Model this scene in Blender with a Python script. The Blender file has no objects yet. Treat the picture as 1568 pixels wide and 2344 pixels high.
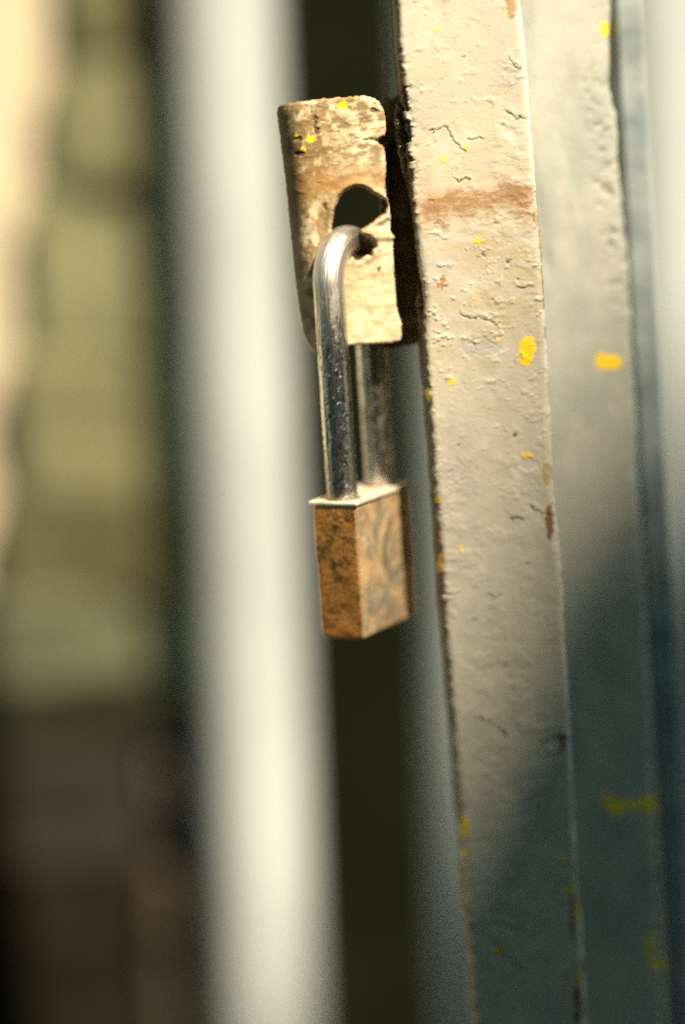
import bpy, bmesh, math, random
import numpy as np

sc = bpy.context.scene
COL = sc.collection
R = math.radians

# ------------------------------------------------------------------ camera
CAM = np.array([0.0, 0.0, 1.40])
PITCH, ROLL, FPX = R(10.0), math.atan(0.068), 5000.0      # FPX: focal length in 1568-wide units
_R0, _U0, _F = np.array([1., 0, 0]), np.array([0, math.sin(PITCH), math.cos(PITCH)]), np.array([0, math.cos(PITCH), -math.sin(PITCH)])
_RR = _R0*math.cos(ROLL) - _U0*math.sin(ROLL)
_UU = _U0*math.cos(ROLL) + _R0*math.sin(ROLL)
cd = bpy.data.cameras.new('camera'); cam = bpy.data.objects.new('camera', cd); COL.objects.link(cam)
from mathutils import Matrix, Vector
cam.matrix_world = Matrix(((_RR[0], _UU[0], -_F[0], CAM[0]), (_RR[1], _UU[1], -_F[1], CAM[1]),
                           (_RR[2], _UU[2], -_F[2], CAM[2]), (0, 0, 0, 1)))
cd.sensor_fit = 'VERTICAL'; cd.sensor_height = 36; cd.sensor_width = 24
cd.lens = 36*FPX/2343.0
cd.clip_start = 0.05; cd.clip_end = 300
cd.dof.use_dof = True; cd.dof.focus_distance = 0.556; cd.dof.aperture_fstop = 2.0
sc.camera = cam

# ------------------------------------------------------------------ light
SUN_AZ, SUN_EL = R(34.2), R(50)             # azimuth: to the right of straight behind the camera
SDIR = np.array([math.sin(SUN_AZ)*math.cos(SUN_EL), -math.cos(SUN_AZ)*math.cos(SUN_EL), math.sin(SUN_EL)])
w = bpy.data.worlds.new('World'); sc.world = w; w.use_nodes = True
nt = w.node_tree; bg = nt.nodes['Background']
sky = nt.nodes.new('ShaderNodeTexSky'); sky.sky_type = 'NISHITA'; sky.sun_disc = False
sky.sun_elevation = SUN_EL; sky.sun_rotation = math.pi - SUN_AZ
tint = nt.nodes.new('ShaderNodeVectorMath'); tint.operation = 'MULTIPLY'; tint.inputs[1].default_value = (.64, .86, .68)
nt.links.new(sky.outputs[0], tint.inputs[0]); nt.links.new(tint.outputs[0], bg.inputs[0]); bg.inputs[1].default_value = 0.05
sl = bpy.data.lights.new('sun', 'SUN'); sl.energy = 5.0; sl.angle = R(0.53); sl.color = (1.0, 0.83, 0.60)
so = bpy.data.objects.new('sun', sl); COL.objects.link(so)
so.rotation_euler = Vector(SDIR).to_track_quat('Z', 'Y').to_euler(); so.location = (3, -4, 8)
sc.view_settings.view_transform = 'Standard'; sc.view_settings.look = 'None'
sc.view_settings.exposure = 1.08; sc.view_settings.gamma = 1; sc.view_settings.use_curve_mapping = False
sc.cycles.use_denoising = False
sc.cycles.max_bounces = 6

# ------------------------------------------------------------------ helpers
def at(px, py, Y):
    """point where the view line of a photo position meets the vertical plane y = Y"""
    d = _F + _RR*((px-784.0)/FPX) - _UU*((py-1171.5)/FPX)
    return CAM + d*(Y/d[1])
def proj(X, Y, Z):
    dx, dy, dz = X-CAM[0], Y-CAM[1], Z-CAM[2]
    t = dx*_F[0]+dy*_F[1]+dz*_F[2]
    return 784+FPX*(dx*_RR[0]+dy*_RR[1]+dz*_RR[2])/t, 1171.5-FPX*(dx*_UU[0]+dy*_UU[1]+dz*_UU[2])/t

def vnoise(x, y, seed):
    r = np.random.RandomState(seed); T = r.rand(256, 256)
    xi = np.floor(x).astype(int); yi = np.floor(y).astype(int)
    fx = x-xi; fy = y-yi; fx = fx*fx*(3-2*fx); fy = fy*fy*(3-2*fy)
    a = T[xi % 256, yi % 256]; b = T[(xi+1) % 256, yi % 256]; c = T[xi % 256, (yi+1) % 256]; d = T[(xi+1) % 256, (yi+1) % 256]
    return (a*(1-fx)+b*fx)*(1-fy)+(c*(1-fx)+d*fx)*fy
def fbm(x, y, seed, octs=4, gain=0.5):
    s = 0; a = 1; n = 0
    for k in range(octs):
        s = s+a*vnoise(x*2**k+17.3*k, y*2**k+5.1*k, seed+k); n += a; a *= gain
    return s/n
def sstep(a, b, x):
    t = np.clip((x-a)/(b-a), 0, 1); return t*t*(3-2*t)
def polydist(px, py, pts):
    d = np.full(px.shape, 1e9)
    for (x0, y0), (x1, y1) in zip(pts[:-1], pts[1:]):
        vx, vy = x1-x0, y1-y0
        t = np.clip(((px-x0)*vx+(py-y0)*vy)/(vx*vx+vy*vy+1e-9), 0, 1)
        d = np.minimum(d, np.hypot(px-x0-t*vx, py-y0-t*vy))
    return d
def inpoly(px, py, pts):
    r = np.zeros(px.shape, bool); n = len(pts)
    for i in range(n):
        x0, y0 = pts[i]; x1, y1 = pts[(i+1) % n]
        if y0 == y1: continue
        c = ((y0 > py) != (y1 > py)) & (px < (x1-x0)*(py-y0)/(y1-y0)+x0)
        r ^= c
    return r
def mix(c, m, col):
    return c*(1-m[..., None])+np.array(col)*m[..., None]

def tag(o, label=None, cat=None, group=None, kind=None):
    if label: o['label'] = label
    if cat: o['category'] = cat
    if group: o['group'] = group
    if kind: o['kind'] = kind
    return o
def empty(name, loc):
    o = bpy.data.objects.new(name, None); COL.objects.link(o); o.location = loc; o.empty_display_size = .02
    return o
def link_mesh(name, me, mat, parent=None, smooth=True):
    o = bpy.data.objects.new(name, me); COL.objects.link(o)
    if mat: me.materials.append(mat)
    if smooth: me.polygons.foreach_set('use_smooth', [True]*len(me.polygons))
    if parent:
        o.parent = parent; o.matrix_parent_inverse = Matrix.Translation(-parent.location)
    return o
def setcol(me, col, name='pigment'):
    a = me.color_attributes.new(name, 'FLOAT_COLOR', 'POINT')
    c = np.ones((len(me.vertices), 4), np.float32); c[:, :3] = col.reshape(-1, 3)
    a.data.foreach_set('color', c.ravel())
def setfloat(me, v, name):
    a = me.attributes.new(name, 'FLOAT', 'POINT'); a.data.foreach_set('value', v.astype(np.float32).ravel())
def grid_mesh(name, V, close=False, caps=False):
    n, m = V.shape[:2]
    idx = np.arange(n*m).reshape(n, m)
    if close: idx = np.concatenate([idx, idx[:, :1]], 1)
    q = np.stack([idx[:-1, :-1], idx[:-1, 1:], idx[1:, 1:], idx[1:, :-1]], -1).reshape(-1, 4)
    faces = q.tolist()
    if caps:
        faces.append(list(range(m))[::-1]); faces.append([int(k) for k in np.arange((n-1)*m, n*m)])
    me = bpy.data.meshes.new(name); me.from_pydata(V.reshape(-1, 3).tolist(), [], faces); me.update()
    return me

# ------------------------------------------------------------------ materials
def material(name):
    m = bpy.data.materials.new(name); m.use_nodes = True
    return m, m.node_tree.nodes, m.node_tree.links, m.node_tree.nodes['Principled BSDF']
def tex(N, L, scale, detail=4, rough=.6, coord=None, mapscale=None):
    n = N.new('ShaderNodeTexNoise'); n.inputs['Scale'].default_value = scale
    n.inputs['Detail'].default_value = detail; n.inputs['Roughness'].default_value = rough
    tc = N.new('ShaderNodeTexCoord'); src = tc.outputs['Object']
    if mapscale:
        mp = N.new('ShaderNodeMapping'); mp.inputs['Scale'].default_value = mapscale
        L.new(src, mp.inputs[0]); src = mp.outputs[0]
    L.new(src, n.inputs['Vector'])
    return n
def ramp(N, L, fac, stops):
    r = N.new('ShaderNodeValToRGB'); e = r.color_ramp.elements
    while len(e) < len(stops): e.new(.5)
    for k, (p, c) in zip(e, stops):
        k.position = p; k.color = c if len(c) == 4 else (*c, 1)
    L.new(fac, r.inputs[0]); return r
def vary(N, L, src, noise_out, lo, hi):
    """multiply a colour by a grey varying between lo and hi"""
    mr = N.new('ShaderNodeMapRange'); mr.inputs['From Min'].default_value = .3; mr.inputs['From Max'].default_value = .7
    mr.inputs['To Min'].default_value = lo; mr.inputs['To Max'].default_value = hi
    L.new(noise_out, mr.inputs[0])
    v = N.new('ShaderNodeVectorMath'); v.operation = 'SCALE'
    L.new(src, v.inputs[0]); L.new(mr.outputs[0], v.inputs['Scale'])
    return v.outputs[0]
def pigment_mat(name, rough=.45, rust_rough=.85, bump=.00012, bscale=900, spec=.5, metal=0, lo=.93, hi=1.07):
    m, N, L, B = material(name)
    a = N.new('ShaderNodeVertexColor'); a.layer_name = 'pigment'
    n1 = tex(N, L, 220, 5, .65); n2 = tex(N, L, bscale, 5, .65)
    L.new(vary(N, L, a.outputs['Color'], n1.outputs[0], lo, hi), B.inputs['Base Color'])
    f = N.new('ShaderNodeAttribute'); f.attribute_name = 'rust'
    mr = N.new('ShaderNodeMapRange'); mr.inputs['To Min'].default_value = rough; mr.inputs['To Max'].default_value = rust_rough
    L.new(f.outputs['Fac'], mr.inputs[0]); L.new(mr.outputs[0], B.inputs['Roughness'])
    b = N.new('ShaderNodeBump'); b.inputs['Distance'].default_value = bump; b.inputs['Strength'].default_value = 1
    L.new(n2.outputs[0], b.inputs['Height']); L.new(b.outputs[0], B.inputs['Normal'])
    B.inputs['Specular IOR Level'].default_value = spec; B.inputs['Metallic'].default_value = metal
    return m
def plain(name, c1, c2, scale=40, rough=.6, bump=.001, bscale=120, mapscale=None, metal=0, detail=5, spec=.5):
    m, N, L, B = material(name)
    n1 = tex(N, L, scale, detail, .6, mapscale=mapscale)
    r = ramp(N, L, n1.outputs[0], [(.35, c1), (.65, c2)])
    L.new(r.outputs[0], B.inputs['Base Color']); B.inputs['Roughness'].default_value = rough
    n2 = tex(N, L, bscale, 6, .65)
    b = N.new('ShaderNodeBump'); b.inputs['Distance'].default_value = bump; b.inputs['Strength'].default_value = 1
    L.new(n2.outputs[0], b.inputs['Height']); L.new(b.outputs[0], B.inputs['Normal'])
    B.inputs['Metallic'].default_value = metal; B.inputs['Specular IOR Level'].default_value = spec
    return m

M_PAINT = pigment_mat('weathered_paint', rough=.42, bump=.00010)
M_PLATE = pigment_mat('plate_paint_rust', rough=.58, bump=.00013, bscale=600, lo=.86, hi=1.12)
M_BAR = plain('bar_white_paint', (.43, .485, .50), (.53, .585, .60), 9, .45, .0002, 300)
M_BLUE = plain('blue_grey_paint', (.20, .25, .27), (.36, .42, .44), 60, .5, .0006, 120)
M_DARK = plain('gap_dark_boards', (.006, .0075, .004), (.011, .013, .007), 12, 1.0, .001, 60, spec=.03)  # near black: darkness of an unlit opening put into the colour
M_GROUND = plain('paving', (.06, .085, .07), (.09, .12, .10), 3, .9, .004, 30)
M_PLASTER = plain('plaster', (.08, .12, .09), (.12, .17, .13), 3, .9, .004, 20)
M_TILE = plain('roof_tile', (.24, .11, .06), (.34, .17, .10), 6, .8, .01, 25)
M_CREAM = plain('cream_plaster', (.60, .54, .38), (.68, .61, .45), 6, .9, .003, 40)

# ------------------------------------------------------------------ setting
def box_mesh(name, lo, hi):
    bm = bmesh.new(); bmesh.ops.create_cube(bm, size=1)
    for v in bm.verts:
        for k in range(3): v.co[k] = lo[k] if v.co[k] < 0 else hi[k]
    me = bpy.data.meshes.new(name); bm.to_mesh(me); bm.free(); return me
bm = bmesh.new(); bmesh.ops.create_grid(bm, x_segments=40, y_segments=40, size=60)
me = bpy.data.meshes.new('ground'); bm.to_mesh(me); bm.free()
tag(link_mesh('ground', me, M_GROUND), kind='structure')

# added, unseen house shape; its gable edge is set to shade the posts
KH = 9.5
p1 = at(1040, 1560, .56)+KH*SDIR; p2 = at(1320, 1110, .56)+KH*SDIR
slope = (p2[2]-p1[2])/(p2[0]-p1[0])
hy = float(p1[1]); eave = 7.2
xl = p1[0]-(p1[2]-eave)/slope; xa = p1[0]+.42; za = p1[2]+.42*slope; xr = xa+(xa-xl)
shade_caster = empty('shade_caster', ((xl+xr)/2, hy-1.5, 0))
prof = [(xl+.12, 0), (xr-.12, 0), (xr-.12, eave-.02), (xa, za-.20*slope), (xl+.12, eave-.02)]
bm = bmesh.new()
f0 = [bm.verts.new((x, hy-.15, z)) for x, z in prof]; f1 = [bm.verts.new((x, hy-4, z)) for x, z in prof]
bm.faces.new(f0[::-1]); bm.faces.new(f1)
for i in range(5): bm.faces.new((f0[i], f0[(i+1) % 5], f1[(i+1) % 5], f1[i]))
bmesh.ops.recalc_face_normals(bm, faces=bm.faces)
me = bpy.data.meshes.new('wall'); bm.to_mesh(me); bm.free(); link_mesh('wall', me, M_PLASTER, shade_caster, False)
for xa_, xb_ in ((-9.0, float(xl)+.10), (float(xr)-.10, float(xr)+7)):  # added walls, out of view, that only cut the sky light
    link_mesh('sky_blocker', box_mesh('sky_blocker', (xa_, hy-3.8, 0), (xb_, hy-.20, eave+.35)), M_PLASTER, shade_caster, False)
bm = bmesh.new()
for sx, x0 in ((1, xl), (-1, xr)):
    q = [(x0, eave), (xa, za), (xa, za-.17*slope), (x0+sx*.10, eave-.06)]
    a = [bm.verts.new((x, hy, z)) for x, z in q]; b = [bm.verts.new((x, hy-4.1, z)) for x, z in q]
    bm.faces.new(a); bm.faces.new(b[::-1])
    for i in range(4): bm.faces.new((a[i], a[(i+1) % 4], b[(i+1) % 4], b[i]))
bmesh.ops.recalc_face_normals(bm, faces=bm.faces)
me = bpy.data.meshes.new('roof'); bm.to_mesh(me); bm.free(); link_mesh('roof', me, M_TILE, shade_caster, False)
cpt = at(1360, 560, .56)+KH*SDIR  # added block, mostly inside the roof, to shade the rear post higher up
link_mesh('shade_block', box_mesh('shade_block', (float(cpt[0]), hy-.45, float(cpt[2])-1.2), (float(cpt[0])+.62, hy+.01, float(cpt[2]))), M_PLASTER, shade_caster, False)
tag(shade_caster, 'added, unseen house with a steep tiled gable behind the camera, shading the posts', 'shade_caster')

# timber door at the back, near black to carry the gap's darkness
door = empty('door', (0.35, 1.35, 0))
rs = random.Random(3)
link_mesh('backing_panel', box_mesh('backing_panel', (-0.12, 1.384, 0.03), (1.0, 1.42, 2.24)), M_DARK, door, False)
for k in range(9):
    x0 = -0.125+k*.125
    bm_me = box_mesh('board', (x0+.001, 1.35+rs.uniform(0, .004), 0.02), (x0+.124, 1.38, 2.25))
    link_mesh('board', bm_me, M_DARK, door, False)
tag(door, 'very dark blurred boarded door in the gap behind the padlock', 'door')

# cream plastered wall far left, in sunlight
wall = link_mesh('plastered_wall', box_mesh('plastered_wall', (-1.6, 1.000, 0), (-0.072, 1.15, 2.6)), M_CREAM, None, False)
tag(wall, 'cream wall in full sunlight, a blurred glow at the far left edge', 'wall')

# block pier: courses of rough blocks, paler above and dark below, built of single rounded blocks
def rounded_block(lo, hi, r, seed, n=14):
    bm = bmesh.new(); bmesh.ops.create_cube(bm, size=2)
    bmesh.ops.subdivide_edges(bm, edges=bm.edges, cuts=n, use_grid_fill=True)
    lo = np.array(lo); hi = np.array(hi); c = (lo+hi)/2; h = (hi-lo)/2
    rr = np.random.RandomState(seed); ph = rr.rand(6)*6
    for v in bm.verts:
        p = np.array(v.co)*h; q = np.clip(p, -(h-r), h-r); d = p-q; l = np.linalg.norm(d)
        if l > 0: p = q+d/l*r
        p = p*(1+.02*math.sin(p[2]*60+ph[0])+.02*math.sin(p[0]*70+ph[1]))
        v.co = Vector(c+p)
    me = bpy.data.meshes.new('block'); bm.to_mesh(me); bm.free(); return me
PIER_Y = .979
pier = empty('masonry_pier', (float(at(190, 1000, PIER_Y)[0]), PIER_Y+.1, 0))
# (top row, bottom row, left edge, colour)
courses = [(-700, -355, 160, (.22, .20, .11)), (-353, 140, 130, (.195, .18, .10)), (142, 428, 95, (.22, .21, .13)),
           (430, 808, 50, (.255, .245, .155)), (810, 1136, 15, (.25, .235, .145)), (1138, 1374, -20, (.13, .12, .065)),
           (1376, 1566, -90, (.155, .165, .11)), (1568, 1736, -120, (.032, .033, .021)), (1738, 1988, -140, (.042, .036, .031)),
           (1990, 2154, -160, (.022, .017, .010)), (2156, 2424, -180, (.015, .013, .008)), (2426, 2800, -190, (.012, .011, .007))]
for i, (y0, y1, xl_, c) in enumerate(courses):
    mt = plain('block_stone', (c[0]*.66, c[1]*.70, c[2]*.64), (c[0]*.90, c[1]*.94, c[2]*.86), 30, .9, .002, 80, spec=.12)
    a = at(xl_, y0, PIER_Y); b = at(338, y1, PIER_Y)
    q_ = plain('shadow_lift_stone', tuple(min(.8, k*3.2) for k in c), tuple(min(.85, k*3.6) for k in c), 30, .9, .002, 80)  # brightened stone: lifts the too dark bar shadow through its colour
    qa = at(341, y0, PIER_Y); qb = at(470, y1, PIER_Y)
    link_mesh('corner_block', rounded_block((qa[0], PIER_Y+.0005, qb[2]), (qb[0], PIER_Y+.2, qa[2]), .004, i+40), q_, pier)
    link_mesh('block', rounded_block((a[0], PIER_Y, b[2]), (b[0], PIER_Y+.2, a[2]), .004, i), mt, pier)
# core of mortar behind the blocks, down to the ground
b = at(478, 1300, PIER_Y)
core = plain('mortar', (.19, .17, .10), (.24, .22, .13), 30, .9, .002, 80, spec=.12)
link_mesh('mortar_core', box_mesh('mortar_core', (b[0]-.030, PIER_Y+.005, 0), (b[0]-.004, PIER_Y+.19, 2.4)), core, pier, False)
tag(pier, 'out of focus pier of rough blocks at the left, pale above and dark brown below', 'pier')

# ------------------------------------------------------------------ tubes: bars and posts
def line_on(pts, Y):
    w_ = [at(x, y, Y) for x, y in pts]
    w_.sort(key=lambda p: p[2]); z = np.array([p[2] for p in w_]); x = np.array([p[0] for p in w_])
    def f(q):
        q = np.asarray(q, float); r = np.interp(q, z, x)
        s = (x[-1]-x[0])/(z[-1]-z[0])
        r = np.where(q < z[0], x[0]+(q-z[0])*s, r); return np.where(q > z[-1], x[-1]+(q-z[-1])*s, r)
    return f
def round_bar(name, top, bot, Y, rad, mat, label, cat, group=None, zlo=0.0, zhi=2.1):
    f = line_on([top, bot], Y)
    zs = np.linspace(zlo, zhi, 60); xs = f(zs)
    a = np.linspace(0, 2*np.pi, 49)[:-1]
    V = np.zeros((60, 48, 3)); V[..., 0] = xs[:, None]+rad*np.cos(a); V[..., 1] = Y+rad*np.sin(a); V[..., 2] = zs[:, None]
    V[..., 0] += (fbm(zs*12, zs*0, 5)[:, None]-.5)*.0006
    me = grid_mesh(name, V, True, True)
    return tag(link_mesh(name, me, mat), label, cat, group)
GRP = 'round white bars behind the lock'
round_bar('gate_bar', (513, 0), (616, 2343), .95, .0226, M_BAR, 'whole round white bar, large and blurred, directly left of the padlock', 'gate bar', GRP)
round_bar('gate_bar', (1040, 0), (1124, 2343), .95, .0228, M_BAR, 'round bar showing only its grey left side between padlock and beige post', 'gate bar', GRP)
round_bar('gate_bar', (1505, 0), (1610, 2343), .95, .0228, M_BAR, 'round white bar cut off by the right edge of the picture', 'gate bar', GRP)

def post(name, Lpts, Rpts, Y, depth, rc, step, detail, mat, zlo=0.0, zhi=2.15, turn=0.0, lw=None):
    """rectangular post: one closed skin, dense where the photo sees it. detail(px,py,s,z,on_face) -> height m, colour, rust"""
    fl, fr = line_on(Lpts, Y), line_on(Rpts, Y)
    ztop = at(1200, -25, Y)[2]; zbot = at(1200, 2370, Y)[2]
    zs = np.concatenate([np.linspace(zlo, zbot, 20)[:-1], np.arange(zbot, ztop, step), np.linspace(ztop, zhi, 20)])
    W = float(np.mean(fr(zs)-fl(zs)))
    nf = int(W/step)
    # path: (kind, param)
    sx, sy, nx, ny = [], [], [], []
    def add(a, b, c, d): sx.append(a); sy.append(b); nx.append(c); ny.append(d)
    for t in np.linspace(depth, rc+.0005, 10): add(('L', 0), t, -1, 0)
    for a in np.linspace(0, np.pi/2, 10): add(('L', rc-rc*math.cos(a)), rc-rc*math.sin(a), -math.cos(a), -math.sin(a))
    for t in np.linspace(0, 1, nf)[1:-1]: add(('F', t), 0, 0, -1)
    for a in np.linspace(np.pi/2, 0, 10): add(('R', rc-rc*math.cos(a)), rc-rc*math.sin(a), math.cos(a), -math.sin(a))
    for t in np.linspace(rc+.0005, depth, 14): add(('R', 0), t, 1, 0)
    L_, R_ = fl(zs), fr(zs); n = len(zs); m = len(sx)
    X = np.zeros((n, m))
    for j, (k, v) in enumerate(sx):
        X[:, j] = L_+v if k == 'L' else (R_-v if k == 'R' else (L_+rc)+(R_-L_-2*rc)*v)
    Yv = Y+np.array(sy)[None, :]+np.zeros((n, 1)); Z = zs[:, None]+np.zeros((1, m))
    Yv = Yv+(X-L_.mean())*turn
    px, py = proj(X, Yv, Z)
    arc = np.cumsum(np.r_[0, np.hypot(np.diff(X[n//2]), np.diff(np.array(sy)))])
    S = arc[None, :]+np.zeros((n, 1))
    h, c, ru = detail(px, py, S*1000, Z*1000)
    X = X+h*np.array(nx)[None, :]; Yv = Yv+h*np.array(ny)[None, :]
    me = grid_mesh(name, np.stack([X, Yv, Z], -1), True, True)
    setcol(me, c); setfloat(me, ru, 'rust')
    return me

YEL = (1.0, .70, .02); RUST = (.23, .085, .022); DKRUST = (.06, .028, .012)
def wob(px, py, seed, amp=6, sc_=12): return px+(fbm(px/sc_, py/sc_, seed, 3)-.5)*amp*2, py+(fbm(px/sc_+40, py/sc_, seed+9, 3)-.5)*amp*2
def blob(px, py, x, y, rx, ry, soft=.18):
    return 1-sstep(1-soft, 1+soft, np.hypot((px-x)/rx, (py-y)/ry))

def detail_front(px, py, s, z):
    wx, wy = wob(px, py, 31, 5, 11)
    h = (fbm(s/9, z/14, 1, 3)-.5)*.9 + (fbm(s/3.0, z/3.2, 2, 4)-.5)*.14
    # drips and lumps of old paint, mostly above the middle and along both edges
    le = np.interp(py, [0, 500, 790, 1400, 2343], [908, 945, 972, 1015, 1088]); re = np.interp(py, [0, 430, 850, 1300, 2343], [1190, 1225, 1255, 1285, 1340])
    edge = np.exp(-np.abs(px-le)/28)+.6*np.exp(-np.abs(px-re)/16)
    lum = sstep(.64, .80, fbm(s/2.4, z/1.7, 44, 4))*1.25
    zone = .08+.8*np.exp(-((py-720)/260)**2)+.35*np.exp(-((py-150)/200)**2)
    h += lum*.36*np.clip(zone+edge, 0, 1.3)
    h += edge*(fbm(s/1.6, z/1.5, 61, 3)-.45)*.7
    le_ = np.exp(-np.abs(px-le)/9)*np.exp(-((py-300)/120)**2); h -= le_*sstep(.42, .6, fbm(z/1.6, s/3, 63, 3))*3.2
    # faint connected net of hairline crazing in the paint
    nx_ = np.abs(fbm(s/3.4, z/2.2, 65, 4, .62)-.5); net = np.exp(-(nx_/.006)**2)*sstep(.50, .62, fbm(s/9, z/12, 66, 3)); h -= net*.16
    # shallow flake steps
    fl_ = fbm(s/5, z/4, 67, 4, .6); h += (sstep(.50, .508, fl_)*.10+sstep(.58, .586, fl_)*.12)*sstep(.35, .6, fbm(s/12, z/20, 68, 2))
    col = np.zeros(px.shape+(3,))+np.array([.62, .59, .49])
    col = mix(col, sstep(.45, .8, fbm(s/14, z/20, 71, 4)), (.53, .505, .45))
    col = mix(col, net*.5, (.20, .16, .10))
    # warm staining near the plate
    st = np.clip(np.exp(-((py-560)/330)**2)*(fbm(s/6, z/2.5, 73, 4)-.28)*1.5, 0, .62)
    col = mix(col, st, (.52, .42, .25))
    ru = np.zeros(px.shape)
    # the brown rust band
    yb = 470-(px-950)*.08+(fbm(px/40, px*0, 5, 3)-.5)*36
    band = np.exp(-((py-yb)/(30+18*fbm(px/30, py*0+2, 6)))**2)
    bm_ = np.clip(band*(-.25+2.1*fbm(s/2.2, z/.8, 81, 6, .75)), 0, 1)*sstep(935, 985, px)
    col = mix(col, np.clip(band*1.2*fbm(s/3, z/1, 88, 4), 0, 1)*.6, (.46, .31, .14)); col = mix(col, sstep(.25, .85, bm_)*.8, (.33, .17, .055)); ru = np.maximum(ru, bm_)
    bm2 = np.exp(-((py-yb-42)/20)**2)*sstep(.50, .66, fbm(s/1.8, z/.7, 83, 4))
    col = mix(col, bm2*.6, (.34, .17, .06))
    h -= sstep(.55, .9, bm_)*.12*fbm(s/.7, z/.5, 85, 3)
    # cracks
    cracks = [([(985, 303), (1012, 290), (1026, 290), (1035, 315), (1050, 335), (1068, 350)], 1.6), ([(1072, 320), (1090, 318), (1108, 316)], 1.3),
              ([(1160, 255), (1172, 262), (1180, 272), (1192, 268), (1205, 272)], 2.4), ([(1040, 405), (1052, 415), (1064, 405), (1078, 412)], 1.3),
              ([(1055, 716), (1075, 728), (1098, 724), (1120, 735), (1140, 742)], 1.8), ([(1180, 655), (1200, 658), (1220, 657)], 2.0),
              ([(1165, 130), (1178, 150), (1190, 160)], 1.6), ([(1215, 1160), (1230, 1172), (1262, 1178)], 2.2), ([(1168, 1188), (1182, 1184), (1198, 1190)], 2.3),
              ([(1118, 1358), (1135, 1365), (1150, 1358)], 1.3), ([(1015, 1355), (1032, 1362), (1055, 1357)], 1.4), ([(1085, 1640), (1120, 1650), (1160, 1682)], 1.4),
              ([(1240, 1700), (1270, 1685), (1300, 1690)], 2.6), ([(1060, 2108), (1150, 2112), (1230, 2140)], 1.3), ([(1130, 2150), (1160, 2190), (1210, 2230)], 1.8)]
    kx, ky = wob(px, py, 37, 7, 8)
    for pts, wd in cracks:
        d = polydist(kx, ky, pts)
        wv = .45+1.1*fbm(px/9, py/9, 55, 2); g = np.exp(-(d/(wd*.85*wv))**2)
        d2 = polydist(kx, ky+wd*4, pts)
        h += .16*np.exp(-(d2/(wd*2.2))**2)-.4*g
        col = mix(col, np.clip(g*1.1, 0, .95), (.07, .05, .03)); ru = np.maximum(ru, g)
    # pits and blisters that have burst
    for x, y, r_ in [(1077, 787, 8), (1020, 655, 6), (1128, 685, 4.5), (1178, 995, 5), (1012, 643, 5), (1108, 583, 4), (1165, 600, 6), (1050, 1020, 4), (1030, 1080, 4.5), (1185, 640, 4), (1150, 285, 3), (1205, 1290, 5), (1085, 1420, 4), (1160, 1520, 4), (1120, 60, 2.5), (1060, 130, 2.5), (1010, 180, 3)]:
        d = np.hypot(wx-x, (wy-y)*1.3)
        d = d+(fbm(px/6, py/6, int(x), 3)-.5)*r_*2.6; h += .12*np.exp(-((wx-x+r_)**2+(wy-y+r_)**2)/(r_*2)**2)-.42*np.exp(-(d/r_)**2)
        col = mix(col, np.exp(-(d/(r_*.75))**2)*.9, (.09, .065, .04))
    # flaked places: paint gone, primer or rust showing
    for x, y, rx, ry, c in [(1172, 15, 16, 30, (.44, .30, .13)), (1258, 1195, 9, 42, (.20, .085, .03)), (1212, 1062, 20, 16, (.60, .58, .52)), (1252, 1090, 11, 26, (.50, .38, .2)),
                            (1225, 470, 4, 60, (.30, .13, .04)), (1010, 650, 8, 20, (.42, .22, .1)), (1285, 1700, 8, 22, (.28, .17, .07)), (1322, 2290, 8, 60, (.14, .09, .03)), (1310, 2100, 6, 60, (.2, .13, .05)), (1100, 795, 50, 22, (.50, .485, .44))]:
        k = blob(*wob(px, py, int(x+y), 9, 14), x, y, rx, ry, .12)
        h -= k*.22; col = mix(col, k*.9, c); ru = np.maximum(ru, k*(.9 if c[2] < .3 else 0))
    # left edge: uneven dark brown along the arris
    ed = np.clip((1-sstep(2, 9, px-le+(fbm(z/1.6, s*0, 91, 4)-.5)*16))*1.0, 0, 1)
    col = mix(col, ed*.85, (.10, .055, .02)); ru = np.maximum(ru, ed)
    ed2 = np.exp(-((px-re)/5)**2)*sstep(.48, .58, fbm(z/5, s*0, 93, 4))*sstep(300, 600, py)
    col = mix(col, ed2*.8, (.26, .13, .05)); ru = np.maximum(ru, ed2)
    col = mix(col, np.exp(-((px-re+1)/5)**2)*(1-ed2)*.9, (.80, .77, .70)); h += np.exp(-((px-re+2)/5)**2)*.35  # pale strip paints in the light edge of the right corner
    # yellow paint splashes
    for x, y, rx, ry in [(1208, 798, 19, 28), (1203, 826, 15, 12), (1015, 366, 6, 7), (1066, 338, 8, 6), (1098, 551, 12, 5), (1032, 872, 8, 10), (981, 903, 5, 16), (1057, 1255, 6, 6), (1005, 1142, 9, 6),
                         (1008, 1290, 5, 22), (1064, 1892, 11, 22), (1290, 1966, 13, 8), (1303, 2036, 17, 8), (1320, 2085, 7, 22), (1139, 2176, 11, 11), (1208, 1042, 17, 5), (1000, 70, 5, 7), (1142, 778, 3, 6), (1325, 2240, 6, 20), (1062, 1950, 7, 14)]:
        k = blob(*wob(px, py, int(x*3+y), 6.5, 8), x, y, rx, ry, .10)
        col = mix(col, k*np.clip(.55+fbm(px/5, py/7, int(x), 3), 0, 1)*(1 if rx > 9 else .8), YEL); h += k*.13; ru = ru*(1-k)
    return h*.001*.55, col, ru

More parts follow.
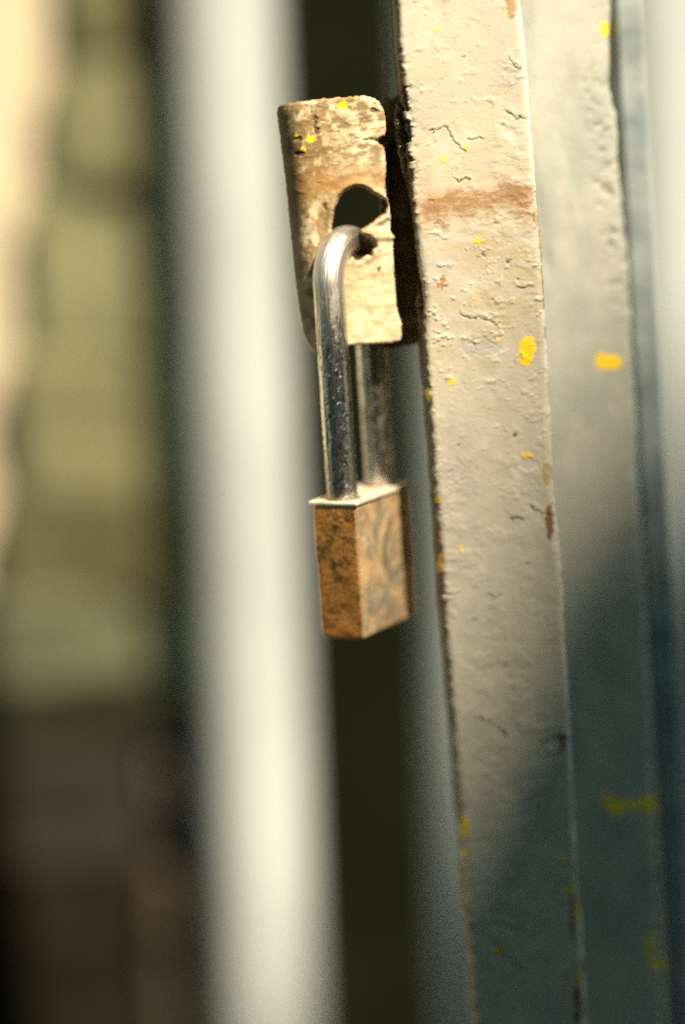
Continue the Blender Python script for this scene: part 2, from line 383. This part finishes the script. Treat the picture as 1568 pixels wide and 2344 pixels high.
def detail_back(px, py, s, z):
    h = (fbm(s/10, z/18, 101, 3)-.5)*1.1+(fbm(s/2.6, z/3.4, 102, 4)-.5)*.16
    re = np.interp(py, [0, 200, 450, 650, 850, 1100, 1350, 1650, 2000, 2343], [1410, 1402, 1432, 1455, 1465, 1472, 1490, 1505, 1520, 1537])
    edge = np.exp(-np.abs(px-re)/18)
    h += edge*(fbm(s/2.0, z/3.2, 161, 3)-.5)*2.6
    pits = np.exp(-((px-re+38)/30)**2)*sstep(.52, .72, fbm(s/2.0, z/1.7, 163, 3))*np.exp(-((py-450)/300)**2)
    h -= pits*.9
    col = np.zeros(px.shape+(3,))+np.array([.47, .475, .43])
    col = mix(col, sstep(.4, .8, fbm(s/12, z/25, 171, 4)), (.36, .39, .36))
    col = mix(col, pits*.55, (.20, .19, .15))
    ru = pits*.5
    # weld lump close to the front post catching the sun
    h += 1.6*np.exp(-((px-1248-(py-430)*.12)/26)**2-((py-430)/105)**2)
    h += .7*np.exp(-((px-1300-(py-430)*.25)/12)**2-((py-440)/70)**2)
    h -= 1.0*np.exp(-((px-1253)/10)**2-((py-600)/30)**2)
    rid = np.exp(-((px-re+2)/6)**2); h += rid*(.4+1.4*fbm(z/3, s*0, 195, 3)); col = mix(col, rid*.8, (.80, .78, .70))  # pale ridge colour paints in the bright line along this edge
    ed = np.exp(-((px-re+3)/7)**2)*sstep(.52, .60, fbm(z/7, s*0, 193, 4))*sstep(500, 1000, py)
    col = mix(col, ed*.85, (.16, .10, .045)); ru = np.maximum(ru, ed)
    for x, y, rx, ry in [(1386, 66, 10, 17), (1378, 827, 14, 19), (1400, 829, 24, 17), (1395, 1838, 16, 12), (1408, 1852, 18, 14), (1445, 1842, 34, 10), (1490, 1840, 24, 20), (1385, 1822, 7, 9), (1488, 2160, 9, 26), (1500, 2205, 16, 14), (1525, 2208, 16, 11),
                         (1512, 1930, 6, 28), (1530, 2260, 6, 20), (1398, 120, 5, 14)]:
        k = blob(*wob(px, py, int(x*3+y), 5, 12), x, y, rx, ry, .12)
        col = mix(col, k, YEL); h += k*.08
    return h*.001*.6, col, ru

Lp = [(905, 0), (912, 120), (920, 230), (930, 330), (944, 480), (958, 590), (972, 680), (970, 790), (984, 960), (1000, 1150), (1015, 1400), (1040, 1700), (1060, 1950), (1078, 2200), (1087, 2343)]
Rp = [(1190, 0), (1205, 160), (1225, 430), (1240, 600), (1255, 850), (1266, 1100), (1285, 1300), (1300, 1600), (1315, 1900), (1330, 2120), (1341, 2343)]
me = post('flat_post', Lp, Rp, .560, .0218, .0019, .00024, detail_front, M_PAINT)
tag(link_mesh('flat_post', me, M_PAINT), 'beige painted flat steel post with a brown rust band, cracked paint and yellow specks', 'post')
Lb = [(1120, 0), (1270, 2343)]
Rb = [(1410, 0), (1402, 190), (1418, 280), (1428, 420), (1448, 600), (1463, 850), (1471, 1100), (1488, 1350), (1505, 1650), (1520, 2000), (1536, 2343)]
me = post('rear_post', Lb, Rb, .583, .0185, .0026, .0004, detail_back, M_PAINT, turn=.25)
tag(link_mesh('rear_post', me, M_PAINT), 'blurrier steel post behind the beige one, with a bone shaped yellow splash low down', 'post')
# blue grey frame further back on the right
fl = line_on([(1405, 0), (1532, 2343)], .603); z0, z1 = 0.0, 2.2
bm = bmesh.new()
vs = []
for z in np.linspace(z0, z1, 40):
    x = float(fl(z)); vs.append([bm.verts.new(p) for p in ((x, .611, z), (x, .605, z), (x+.001, .603, z), (x+.0065, .603, z), (x+.0075, .604, z), (x+.0075, .611, z))])
for a, b in zip(vs[:-1], vs[1:]):
    for i in range(6): bm.faces.new((a[i], a[(i+1) % 6], b[(i+1) % 6], b[i]))
bm.faces.new(vs[0][::-1]); bm.faces.new(vs[-1])
bmesh.ops.recalc_face_normals(bm, faces=bm.faces)
me = bpy.data.meshes.new('frame_post'); bm.to_mesh(me); bm.free()
tag(link_mesh('frame_post', me, M_BLUE, None, False), 'blue grey blurred frame post behind the right hand post', 'post')

# ------------------------------------------------------------------ hasp plate
Z2 = lambda zx, zy: (604.1+zx*.2733, 183.1+zy*.2733)
PY = .5675
outline = [Z2(*p) for p in [(92, 265), (105, 225), (150, 195), (250, 182), (500, 152), (700, 136), (850, 125), (930, 150), (965, 175), (990, 215), (1030, 270), (1045, 330), (1035, 400), (1015, 470), (965, 495), (955, 515), (1015, 560),
            (1028, 720), (1020, 860), (1025, 960), (1058, 1060), (1068, 1160), (1062, 1260), (1098, 1310), (1085, 1360), (1088, 1500), (1100, 1700), (1118, 1900), (1158, 2050), (1158, 2150), (1135, 2195), (1050, 2212),
            (700, 2228), (520, 2265), (440, 2300), (400, 2280), (340, 2210), (310, 2150), (285, 2000), (240, 1650), (170, 900)]]
hole = [Z2(*p) for p in [(580, 1200), (600, 1080), (640, 985), (700, 925), (780, 898), (850, 915), (900, 955), (960, 985), (1012, 1010), (1030, 1060), (1008, 1112), (940, 1160), (870, 1212), (803, 1258), (822, 1300), (880, 1318),
         (905, 1340), (935, 1390), (905, 1420), (895, 1460), (830, 1478), (780, 1512), (745, 1470), (700, 1500), (610, 1460), (560, 1330)]]
step = .00022
x0 = at(620, 700, PY)[0]-.004; x1 = at(920, 700, PY)[0]+.006; zt = at(700, 190, PY)[2]; zb = at(700, 830, PY)[2]
gx = np.arange(x0, x1, step); gz = np.arange(zb, zt, step)
GX, GZ = np.meshgrid(gx, gz); px, py = proj(GX, np.full_like(GX, PY), GZ)
jx = px+(fbm(GX*1400, GZ*1400, 201, 3)-.5)*3.5; jy = py+(fbm(GX*1400+9, GZ*1400, 205, 3)-.5)*3.5
ins = inpoly(jx, jy, outline) & ~inpoly(jx, jy, hole)
do = polydist(jx, jy, outline+[outline[0]]); dh = polydist(jx, jy, hole+[hole[0]])
dl = polydist(px, py, [Z2(92, 200), Z2(92, 265), Z2(170, 900), Z2(240, 1650), Z2(285, 2000), Z2(340, 2230)])
s = GX*1000; z = GZ*1000
h = (fbm(s/5, z/6, 210, 3)-.5)*1.1+(fbm(s/2.0, z/1.5, 212, 4)-.5)*.20
h += sstep(.5, .8, fbm(s/2.4, z/1.0, 214, 4))*.22*(.3+.7*sstep(.4,.6,fbm(s/7,z/7,216,2)))
h += 1.3*np.exp(-((dh-11)/8)**2)*(1-sstep(480, 540, py))-1.0*np.exp(-(dh/4)**2)+.3*np.exp(-((dh-9)/7)**2)
h -= .9*np.exp(-(do/4)**2)
h -= .8*np.exp(-(polydist(*wob(px, py, 7, 4, 9), [Z2(960, 505), Z2(880, 500), Z2(840, 510)])/4)**2)
h += .9*blob(px, py, *Z2(1000, 1290), 40, 13, .6)
bendr = 62.0       # left edge bends back
t = np.clip(1-dl/bendr, 0, 1)
bend = .012*(1-np.sqrt(np.clip(1-t*t, 0, 1)))
Yg = PY-h*.00055+bend
col = np.zeros(px.shape+(3,))+np.array([.80, .68, .46])
n1 = fbm(s/3.2, z/2.2, 220, 5, .6)
col = mix(col, sstep(.42, .66, n1)*.8, (.56, .45, .27))
upper = 1-sstep(330, 620, py+(px-700)*.35)
col = mix(col, np.clip(upper*sstep(.40, .62, fbm(s/2.4, z/1.3, 222, 5, .6)), 0, 1)*.85, (.24, .165, .07))
leftw = 1-sstep(700, 830, px-(py-300)*.05)
col = mix(col, np.clip(leftw*sstep(.38, .6, fbm(s/2.2, z/2.8, 224, 5, .6)), 0, 1)*.9, (.25, .15, .05))
bandy = np.exp(-((py-420-(770-px)*.10)/30)**2)
col = mix(col, np.clip(bandy*(.5+.9*fbm(s/1.8, z/.6, 226, 4)), 0, 1)*.9, (.36, .20, .06))
col = mix(col, blob(*wob(px, py, 3, 8, 12), *Z2(250, 560), 22, 26, .4)*.8, (.10, .06, .03))
for q, r1, r2 in [((430, 370), 4, 20), ((440, 430), 5, 8), ((515, 1060), 4, 9), ((290, 500), 10, 5), ((920, 260), 10, 5), ((960, 1590), 5, 5), ((260, 1730), 8, 6), ((300, 620), 12, 5)]:
    k = blob(*wob(px, py, q[0], 5, 8), *Z2(*q), r1, r2, .3); col = mix(col, k*.85, (.085, .05, .028)); Yg += k*.0003
col = mix(col, np.exp(-(dh/5)**2)*sstep(.35, .55, fbm(s/1.5, z/1.5, 230, 3))*.8, (.13, .045, .018))
low = blob(px, py, *Z2(840, 1400), 34, 40, .5)*sstep(.35, .55, fbm(s, z, 231, 3)); col = mix(col, low*.7, (.20, .075, .025))
col = mix(col, np.exp(-(do/3)**2)*.55, (.24, .14, .06)); col = mix(col, sstep(.35, .8, t)*.8, (.10, .075, .035))  # rim rust, then the shade of the bent left edge painted dark
for q, r1, r2 in [((665, 212), 10, 10), ((640, 215), 8, 5), ((385, 500), 11, 8), ((330, 575), 7, 5), ((275, 480), 6, 8), ((760, 200), 4, 4), ((410, 480), 5, 4), ((740, 230), 3, 3), ((175, 245), 3, 4)]:
    k = blob(*wob(px, py, q[0]+5, 4, 7), *Z2(*q), r1, r2, .2); col = mix(col, k, YEL)
ru = np.clip(upper*.5+leftw*.5+bandy*.5, 0, 1)
# build: front + back sheets + rim
idx = -np.ones(px.shape, int)
qm = ins[:-1, :-1] & ins[1:, :-1] & ins[:-1, 1:] & ins[1:, 1:]
use = np.zeros(px.shape, bool); use[:-1, :-1] |= qm; use[1:, :-1] |= qm; use[:-1, 1:] |= qm; use[1:, 1:] |= qm
nu = int(use.sum()); idx[use] = np.arange(nu)
front = np.stack([GX[use], Yg[use], GZ[use]], -1)
back = np.stack([GX[use], PY+bend[use]+.0028, GZ[use]], -1)
I = idx
a, b, c, d = I[:-1, :-1][qm], I[:-1, 1:][qm], I[1:, 1:][qm], I[1:, :-1][qm]
F1 = np.stack([a, b, c, d], -1); F2 = np.stack([a, d, c, b], -1)+nu
e = np.concatenate([np.stack([F1[:, k], F1[:, (k+1) % 4]], -1) for k in range(4)])
key = {}
for u_, v_ in e.tolist():
    if (v_, u_) in key: del key[(v_, u_)]
    else: key[(u_, v_)] = 1
F3 = [[v_, u_, u_+nu, v_+nu] for (u_, v_) in key]
me = bpy.data.meshes.new('plate'); me.from_pydata(np.concatenate([front, back]).tolist(), [], F1.tolist()+F2.tolist()+F3); me.update()
cu = col[use]; ruu = ru[use]
setcol(me, np.concatenate([cu, np.zeros_like(cu)+np.array([.16, .10, .05])])); setfloat(me, np.concatenate([ruu, ruu*0+1]), 'rust')
hasp = empty('hasp_bracket', tuple(at(770, 790, PY)))
link_mesh('hasp_plate', me, M_PLATE, hasp)
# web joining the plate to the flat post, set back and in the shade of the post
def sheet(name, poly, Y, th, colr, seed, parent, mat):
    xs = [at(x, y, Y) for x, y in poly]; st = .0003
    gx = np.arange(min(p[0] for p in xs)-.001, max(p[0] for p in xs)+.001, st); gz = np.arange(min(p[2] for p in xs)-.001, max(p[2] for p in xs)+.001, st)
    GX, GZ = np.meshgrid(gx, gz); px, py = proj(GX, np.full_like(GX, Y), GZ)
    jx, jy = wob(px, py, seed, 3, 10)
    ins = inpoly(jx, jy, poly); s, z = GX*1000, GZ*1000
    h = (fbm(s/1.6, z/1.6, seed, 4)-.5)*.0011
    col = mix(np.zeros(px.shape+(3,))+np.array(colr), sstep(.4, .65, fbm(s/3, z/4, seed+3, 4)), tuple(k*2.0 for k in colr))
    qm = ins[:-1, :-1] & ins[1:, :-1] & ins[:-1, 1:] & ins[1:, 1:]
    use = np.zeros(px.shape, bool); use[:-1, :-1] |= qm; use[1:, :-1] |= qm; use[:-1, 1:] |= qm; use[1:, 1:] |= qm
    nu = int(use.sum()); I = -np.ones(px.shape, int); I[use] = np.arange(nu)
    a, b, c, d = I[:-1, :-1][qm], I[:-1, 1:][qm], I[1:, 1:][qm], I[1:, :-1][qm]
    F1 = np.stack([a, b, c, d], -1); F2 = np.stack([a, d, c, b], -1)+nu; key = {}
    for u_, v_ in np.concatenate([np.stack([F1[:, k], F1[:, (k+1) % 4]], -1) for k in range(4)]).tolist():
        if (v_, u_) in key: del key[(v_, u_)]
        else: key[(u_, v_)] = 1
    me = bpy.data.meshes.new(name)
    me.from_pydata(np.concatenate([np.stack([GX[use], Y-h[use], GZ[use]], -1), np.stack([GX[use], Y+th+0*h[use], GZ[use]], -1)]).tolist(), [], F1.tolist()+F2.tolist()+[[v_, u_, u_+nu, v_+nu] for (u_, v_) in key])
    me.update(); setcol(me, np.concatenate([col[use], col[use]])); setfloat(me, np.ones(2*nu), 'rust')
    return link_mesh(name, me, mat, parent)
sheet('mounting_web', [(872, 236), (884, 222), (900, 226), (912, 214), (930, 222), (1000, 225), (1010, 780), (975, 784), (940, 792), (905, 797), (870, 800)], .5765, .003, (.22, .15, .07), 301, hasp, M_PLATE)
# return edge between plate and web
sheet('return_flange', [(866, 300), (888, 300), (892, 480), (902, 640), (915, 770), (908, 785), (885, 790)], .5708, .0055, (.14, .09, .04), 311, hasp, M_PLATE)
def lumpy(name, path, rad, col_a, col_b, seed, parent):
    pts = np.array([at(x, y, Y_) for x, y, Y_ in path]); tt = np.linspace(0, len(pts)-1, 160)
    pts = np.stack([np.interp(tt, np.arange(len(pts)), pts[:, k]) for k in range(3)], 1)
    a = np.linspace(0, 2*np.pi, 37)[:-1]; A, T = np.meshgrid(a, tt)
    env = np.sqrt(np.clip(np.sin(np.pi*np.clip(tt/tt[-1], .004, .996)), 0, 1))[:, None]
    n_ = fbm(T*9, A*1.4, seed, 4, .6); rr = rad*env*(.55+.95*n_)
    V = np.stack([pts[:, None, 0]+rr*np.cos(A), pts[:, None, 1]+rr*np.sin(A), pts[:, None, 2]+(n_-.5)*rad], -1)
    me = grid_mesh(name, V, True, True)
    c = mix(np.zeros(A.shape+(3,))+np.array(col_a), sstep(.4, .62, fbm(T*12, A*2, seed+5, 4)), col_b)
    setcol(me, c); setfloat(me, np.ones(A.shape)*.8, 'rust'); return link_mesh(name, me, M_PLATE, parent)
lumpy('weld_bead', [(913, 232, .567), (918, 270, .566), (926, 330, .566), (936, 395, .567), (944, 450, .570)], .0019, (.30, .22, .12), (.10, .06, .03), 601, hasp)
lumpy('weld_bead', [(962, 640, .569), (968, 690, .567), (972, 740, .567), (970, 785, .569)], .0016, (.34, .25, .13), (.12, .07, .03), 611, hasp)
tag(hasp, 'rust stained painted hasp plate with a torn hole that holds the padlock', 'hasp')

# ------------------------------------------------------------------ padlock
KY = .5545
Kt = at(815, 1157, KY); Kb = at(835, 1466, KY)
up = Kt-Kb; Hh = np.linalg.norm(up); up /= Hh
az = R(30)
e2 = np.array([math.sin(az), math.cos(az), 0]); e2 -= up*e2.dot(up); e2 /= np.linalg.norm(e2)
e1 = np.cross(up, e2); e1 /= np.linalg.norm(e1)
if e1[0] > 0: e1 = -e1
TH, WD = .0134, .0310
def rounded_box(dim, r, st):
    """points on a rounded box from 0 to dim, welded"""
    bm = bmesh.new(); D = np.array(dim)
    for ax in range(3):
        u_, v_ = [k for k in range(3) if k != ax]
        nu_, nv_ = int(D[u_]/st), int(D[v_]/st)
        A, B = np.meshgrid(np.linspace(0, D[u_], nu_+1), np.linspace(0, D[v_], nv_+1), indexing='ij')
        for side in (0, 1):
            P = np.zeros(A.shape+(3,)); P[..., u_] = A; P[..., v_] = B; P[..., ax] = D[ax]*side
            q = np.clip(P, r, D-r); d = P-q; l = np.linalg.norm(d, axis=-1, keepdims=True)
            P = q+d/np.maximum(l, 1e-12)*r
            vs = [[bm.verts.new(P[i, j]) for j in range(nv_+1)] for i in range(nu_+1)]
            for i in range(nu_):
                for j in range(nv_):
                    bm.faces.new((vs[i][j], vs[i+1][j], vs[i+1][j+1], vs[i][j+1]))
    bmesh.ops.remove_doubles(bm, verts=bm.verts, dist=st*.05)
    bmesh.ops.recalc_face_normals(bm, faces=bm.faces)
    me = bpy.data.meshes.new('body'); bm.to_mesh(me); bm.free(); return me
me = rounded_box((TH, WD, Hh), .0012, .00026)
n = len(me.vertices); P = np.zeros(n*3); me.vertices.foreach_get('co', P); P = P.reshape(-1, 3)
a_, b_, c_ = P[:, 0]*1000, P[:, 1]*1000, P[:, 2]*1000     # mm: thickness, broad, height
H_ = Hh*1000
narrow = b_ < .7; broad = (a_ < .7) & ~narrow; top = c_ > H_-.7
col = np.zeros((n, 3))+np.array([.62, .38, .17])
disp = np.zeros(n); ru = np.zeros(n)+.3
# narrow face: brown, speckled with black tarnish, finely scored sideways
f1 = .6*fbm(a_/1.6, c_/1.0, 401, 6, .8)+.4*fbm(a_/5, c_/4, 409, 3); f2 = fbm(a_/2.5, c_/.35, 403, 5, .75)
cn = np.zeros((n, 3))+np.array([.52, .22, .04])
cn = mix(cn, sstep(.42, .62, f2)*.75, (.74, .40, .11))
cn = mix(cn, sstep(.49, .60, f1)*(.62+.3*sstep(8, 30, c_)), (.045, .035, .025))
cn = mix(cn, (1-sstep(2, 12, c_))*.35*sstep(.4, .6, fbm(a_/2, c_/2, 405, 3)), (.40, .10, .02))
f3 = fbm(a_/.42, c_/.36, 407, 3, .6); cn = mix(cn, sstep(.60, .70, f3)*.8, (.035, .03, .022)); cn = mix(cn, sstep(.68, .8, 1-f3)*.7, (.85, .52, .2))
ring = np.abs(np.hypot(a_-8.2, (c_-26.5)*1.1)-2.3); cn = mix(cn, np.exp(-(ring/.45)**2)*.35, (.62, .38, .16))
# broad face: pale worn brass with blue grey tarnish and the engraved emblem
cb = np.zeros((n, 3))+np.array([.84, .58, .32])
g = .55*fbm(b_/3.0, c_/3.8, 411, 5, .75)+.45*fbm(b_/9, c_/9, 413, 3)
cb = mix(cb, sstep(.44, .56, g)*.75, (.42, .42, .35))
eng = np.zeros(n)
cy = H_-15.5; cx = 22.5
ang = np.degrees(np.arctan2(c_-cy, b_-cx)) % 360; rad = np.hypot(b_-cx, c_-cy)
for r_, a0, a1, wd in ((12.2, 88, 262, .34), (10.9, 95, 235, .26), (6.8, 100, 190, .3)):
    eng = np.maximum(eng, np.exp(-((rad-r_)/wd)**2)*((ang > a0) & (ang < a1)))
strokes = [[(18, cy-4), (21, cy+1), (24, cy+6), (27, cy+8)], [(18, cy-4), (22, cy-3), (27, cy-5)], [(20, cy-8), (24, cy-5.5), (28, cy-8)], [(22.5, cy+1), (22, cy-2.5), (25, cy-1)],
           [(19, cy-12), (22, cy-9.8), (26, cy-11)], [(20, cy-14.5), (24, cy-13), (27, cy-15)], [(21, cy-11), (21.5, cy-14)], [(25, cy-9.6), (25.6, cy-14)]]
for st_ in strokes: eng = np.maximum(eng, np.exp(-(polydist(b_, c_, st_)/.42)**2))
cb = mix(cb, eng, (1.0, .76, .42))
inn = np.exp(-((rad-8.7)/1.6)**2)*((ang > 110) & (ang < 230)); cb = mix(cb, inn*.6, (.16, .19, .16))
cb = mix(cb, blob(b_, c_, 25, cy-3, 3, 4, .4)*.5, (.20, .23, .19)); cb = mix(cb, blob(b_, c_, 21, cy-7, 2.6, 3, .4)*.4, (.24, .26, .21))
rr_ = np.random.RandomState(77)
for k in range(70):
    x_, y_ = rr_.rand()*28+1, rr_.rand()*32+1; an = rr_.normal(.9, .7); ln = 1+rr_.rand()**2*7
    sc_ = np.exp(-(polydist(b_, c_, [(x_, y_), (x_+ln*math.cos(an), y_+ln*math.sin(an))])/(.10+.12*rr_.rand()))**2)*(.35+.5*rr_.rand())
    cb = mix(cb, sc_, (.95, .74, .45) if rr_.rand() < .6 else (.18, .15, .10))
grime = np.exp(-np.minimum.reduce([c_, H_-c_])/1.2)*sstep(.4, .6, fbm(b_/1.5, c_/1.5, 417, 3)); cb = mix(cb, grime*.6, (.22, .15, .08))
# top: bright worn brass
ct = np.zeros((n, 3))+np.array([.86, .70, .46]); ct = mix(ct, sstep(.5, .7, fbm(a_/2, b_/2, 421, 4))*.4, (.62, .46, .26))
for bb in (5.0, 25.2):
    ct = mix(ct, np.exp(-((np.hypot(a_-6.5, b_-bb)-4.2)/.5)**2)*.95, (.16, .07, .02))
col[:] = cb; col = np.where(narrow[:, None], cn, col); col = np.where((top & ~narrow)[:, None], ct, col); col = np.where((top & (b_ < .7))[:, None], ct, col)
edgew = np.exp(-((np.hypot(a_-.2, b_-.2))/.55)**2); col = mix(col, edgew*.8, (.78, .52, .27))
disp = (fbm(a_/1.0+b_/1.0, c_/.8, 431, 4)-.5)*.07+(fbm(a_/6+b_/6, c_/6, 433, 2)-.5)*.5-eng*.14*broad
nrm = np.zeros(n*3); me.vertex_normals.foreach_get('vector', nrm); nrm = nrm.reshape(-1, 3)
P += nrm*disp[:, None]*.001
BASE = Kb.copy()
W_ = BASE+P[:, :1]*e1+P[:, 1:2]*e2+P[:, 2:3]*up
me.vertices.foreach_set('co', W_.ravel()); me.update()
setcol(me, col); setfloat(me, ru, 'rust')
me.flip_normals() if np.dot(np.cross(e1, e2), up) < 0 else None
M_BRASS = pigment_mat('worn_brass', rough=.36, rust_rough=.6, bump=.00014, bscale=1300, metal=.55, lo=.72, hi=1.25)
lock = empty('padlock', tuple(BASE+e1*TH/2+e2*WD/2))
link_mesh('body', me, M_BRASS, lock)

tp = rounded_box((TH+.0010, WD+.0009, .0011), .0004, .0003)
n2_ = len(tp.vertices); Q = np.zeros(n2_*3); tp.vertices.foreach_get('co', Q); Q = Q.reshape(-1, 3)
ca_, cb_ = Q[:, 0]*1000-.5, Q[:, 1]*1000-.45
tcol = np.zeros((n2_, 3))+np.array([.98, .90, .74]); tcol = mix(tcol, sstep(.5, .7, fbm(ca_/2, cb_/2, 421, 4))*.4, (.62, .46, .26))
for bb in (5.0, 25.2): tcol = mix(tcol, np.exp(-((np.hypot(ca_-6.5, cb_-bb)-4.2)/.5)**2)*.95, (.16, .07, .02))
tcol = mix(tcol, np.clip((cb_-26.5)/2, 0, 1)*.8, (.25, .17, .09))  # far end darkened: the post's shadow painted into the brass
Q = BASE+(Q[:, :1]-.0005)*e1+(Q[:, 1:2]-.00045)*e2+(Q[:, 2:3]+Hh-.0002)*up
tp.vertices.foreach_set('co', Q.ravel()); tp.update(); setcol(tp, tcol); setfloat(tp, np.zeros(n2_)+.6, 'rust')
if np.dot(np.cross(e1, e2), up) < 0: tp.flip_normals()
link_mesh('top_plate', tp, M_BRASS, lock)
# shackle: swept round rod
def chrome():
    m, N, L, B = material('worn_chrome')
    a = N.new('ShaderNodeVertexColor'); a.layer_name = 'pigment'
    L.new(a.outputs['Color'], B.inputs['Base Color']); B.inputs['Metallic'].default_value = 1
    f = N.new('ShaderNodeAttribute'); f.attribute_name = 'rust'
    mr = N.new('ShaderNodeMapRange'); mr.inputs['To Min'].default_value = .16; mr.inputs['To Max'].default_value = .6
    L.new(f.outputs['Fac'], mr.inputs[0]); L.new(mr.outputs[0], B.inputs['Roughness'])
    n2 = tex(N, L, 900, 4, .6, mapscale=(1, 1, .18))
    b = N.new('ShaderNodeBump'); b.inputs['Distance'].default_value = .00006; b.inputs['Strength'].default_value = .8
    L.new(n2.outputs[0], b.inputs['Height']); L.new(b.outputs[0], B.inputs['Normal'])
    return m
def rod(name, pts, r, na, attr, parent, mat):
    pts = np.array(pts); t = np.gradient(pts, axis=0); t /= np.linalg.norm(t, axis=1, keepdims=True)
    side = e1-0*up
    V = np.zeros((len(pts), na, 3)); a = np.linspace(0, 2*np.pi, na+1)[:-1]
    b1 = side[None, :]-t*(t@side)[:, None]; b1 /= np.linalg.norm(b1, axis=1, keepdims=True); b2 = np.cross(t, b1)
    ln = np.r_[0, np.cumsum(np.linalg.norm(np.diff(pts, axis=0), axis=1))]
    A, Lg = np.meshgrid(a, ln)
    hgt, col, ru = attr(A, Lg*1000)
    rr = r+hgt
    V = pts[:, None, :]+rr[..., None]*(np.cos(A)[..., None]*b1[:, None, :]+np.sin(A)[..., None]*b2[:, None, :])
    me = grid_mesh(name, V, True, True); setcol(me, col); setfloat(me, ru, 'rust')
    me2 = me
    return link_mesh(name, me2, mat, parent)
O = BASE+e1*TH*.5+up*Hh
b0, b1_ = .0050, .0258; ra = (b1_-b0)/2
apex = 66.8e-3; leg = apex-ra
path = [O+e2*b0+up*q for q in np.linspace(-.0015, leg, 200)]
path += [O+e2*(b0+ra-ra*math.cos(t))+up*(leg+ra*math.sin(t)) for t in np.linspace(0, np.pi, 90)[1:-1]]
path += [O+e2*b1_+up*q for q in np.linspace(leg, -.0015, 120)]
def sh_attr(A, Lg):
    ca, sa = np.cos(A)*3.6, np.sin(A)*3.6
    u = A*3.6
    st = fbm(u/.35+30, Lg/22, 501, 5, .7)         # long draw marks
    wr = .5*fbm(u/.55+8, Lg/4.5, 503, 5, .7)+.5*fbm(u/1.8+3, Lg/26, 507, 3)
    sp = fbm(u/.45+11, Lg/.7, 509, 3); pit = sstep(.58, .68, fbm(u/.6+21, Lg/1.1, 511, 4, .65))*(1-np.exp(-((Lg-62)/15)**2))
    c = np.zeros(A.shape+(3,))+np.array([.84, .82, .78])
    c = mix(c, sstep(.42, .60, st)*.7, (.22, .22, .22))
    c = mix(c, sstep(.53, .60, wr)*.6, (.22, .15, .09))
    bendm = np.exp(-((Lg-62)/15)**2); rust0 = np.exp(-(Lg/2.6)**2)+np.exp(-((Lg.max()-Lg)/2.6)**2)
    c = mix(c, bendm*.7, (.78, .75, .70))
    c = mix(c, np.clip(rust0*1.2*fbm(u, Lg, 505, 3)+rust0*.3, 0, 1)*.8, (.42, .16, .04))
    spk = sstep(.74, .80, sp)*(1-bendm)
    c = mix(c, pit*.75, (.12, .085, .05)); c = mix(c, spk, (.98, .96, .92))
    ru = np.clip(.24+bendm*.5+sstep(.50, .60, wr)*.35+rust0+sstep(.5, .65, st)*.15+spk*.5, 0, 1)
    h = ((st-.5)*.30-sstep(.53, .60, wr)*.05+spk*.10-pit*.09)*.001
    return h, c, ru
rod('shackle', path, .0041, 96, sh_attr, lock, chrome())
tag(lock, 'worn brass padlock with a long chromed shackle hanging from the hasp plate', 'padlock')
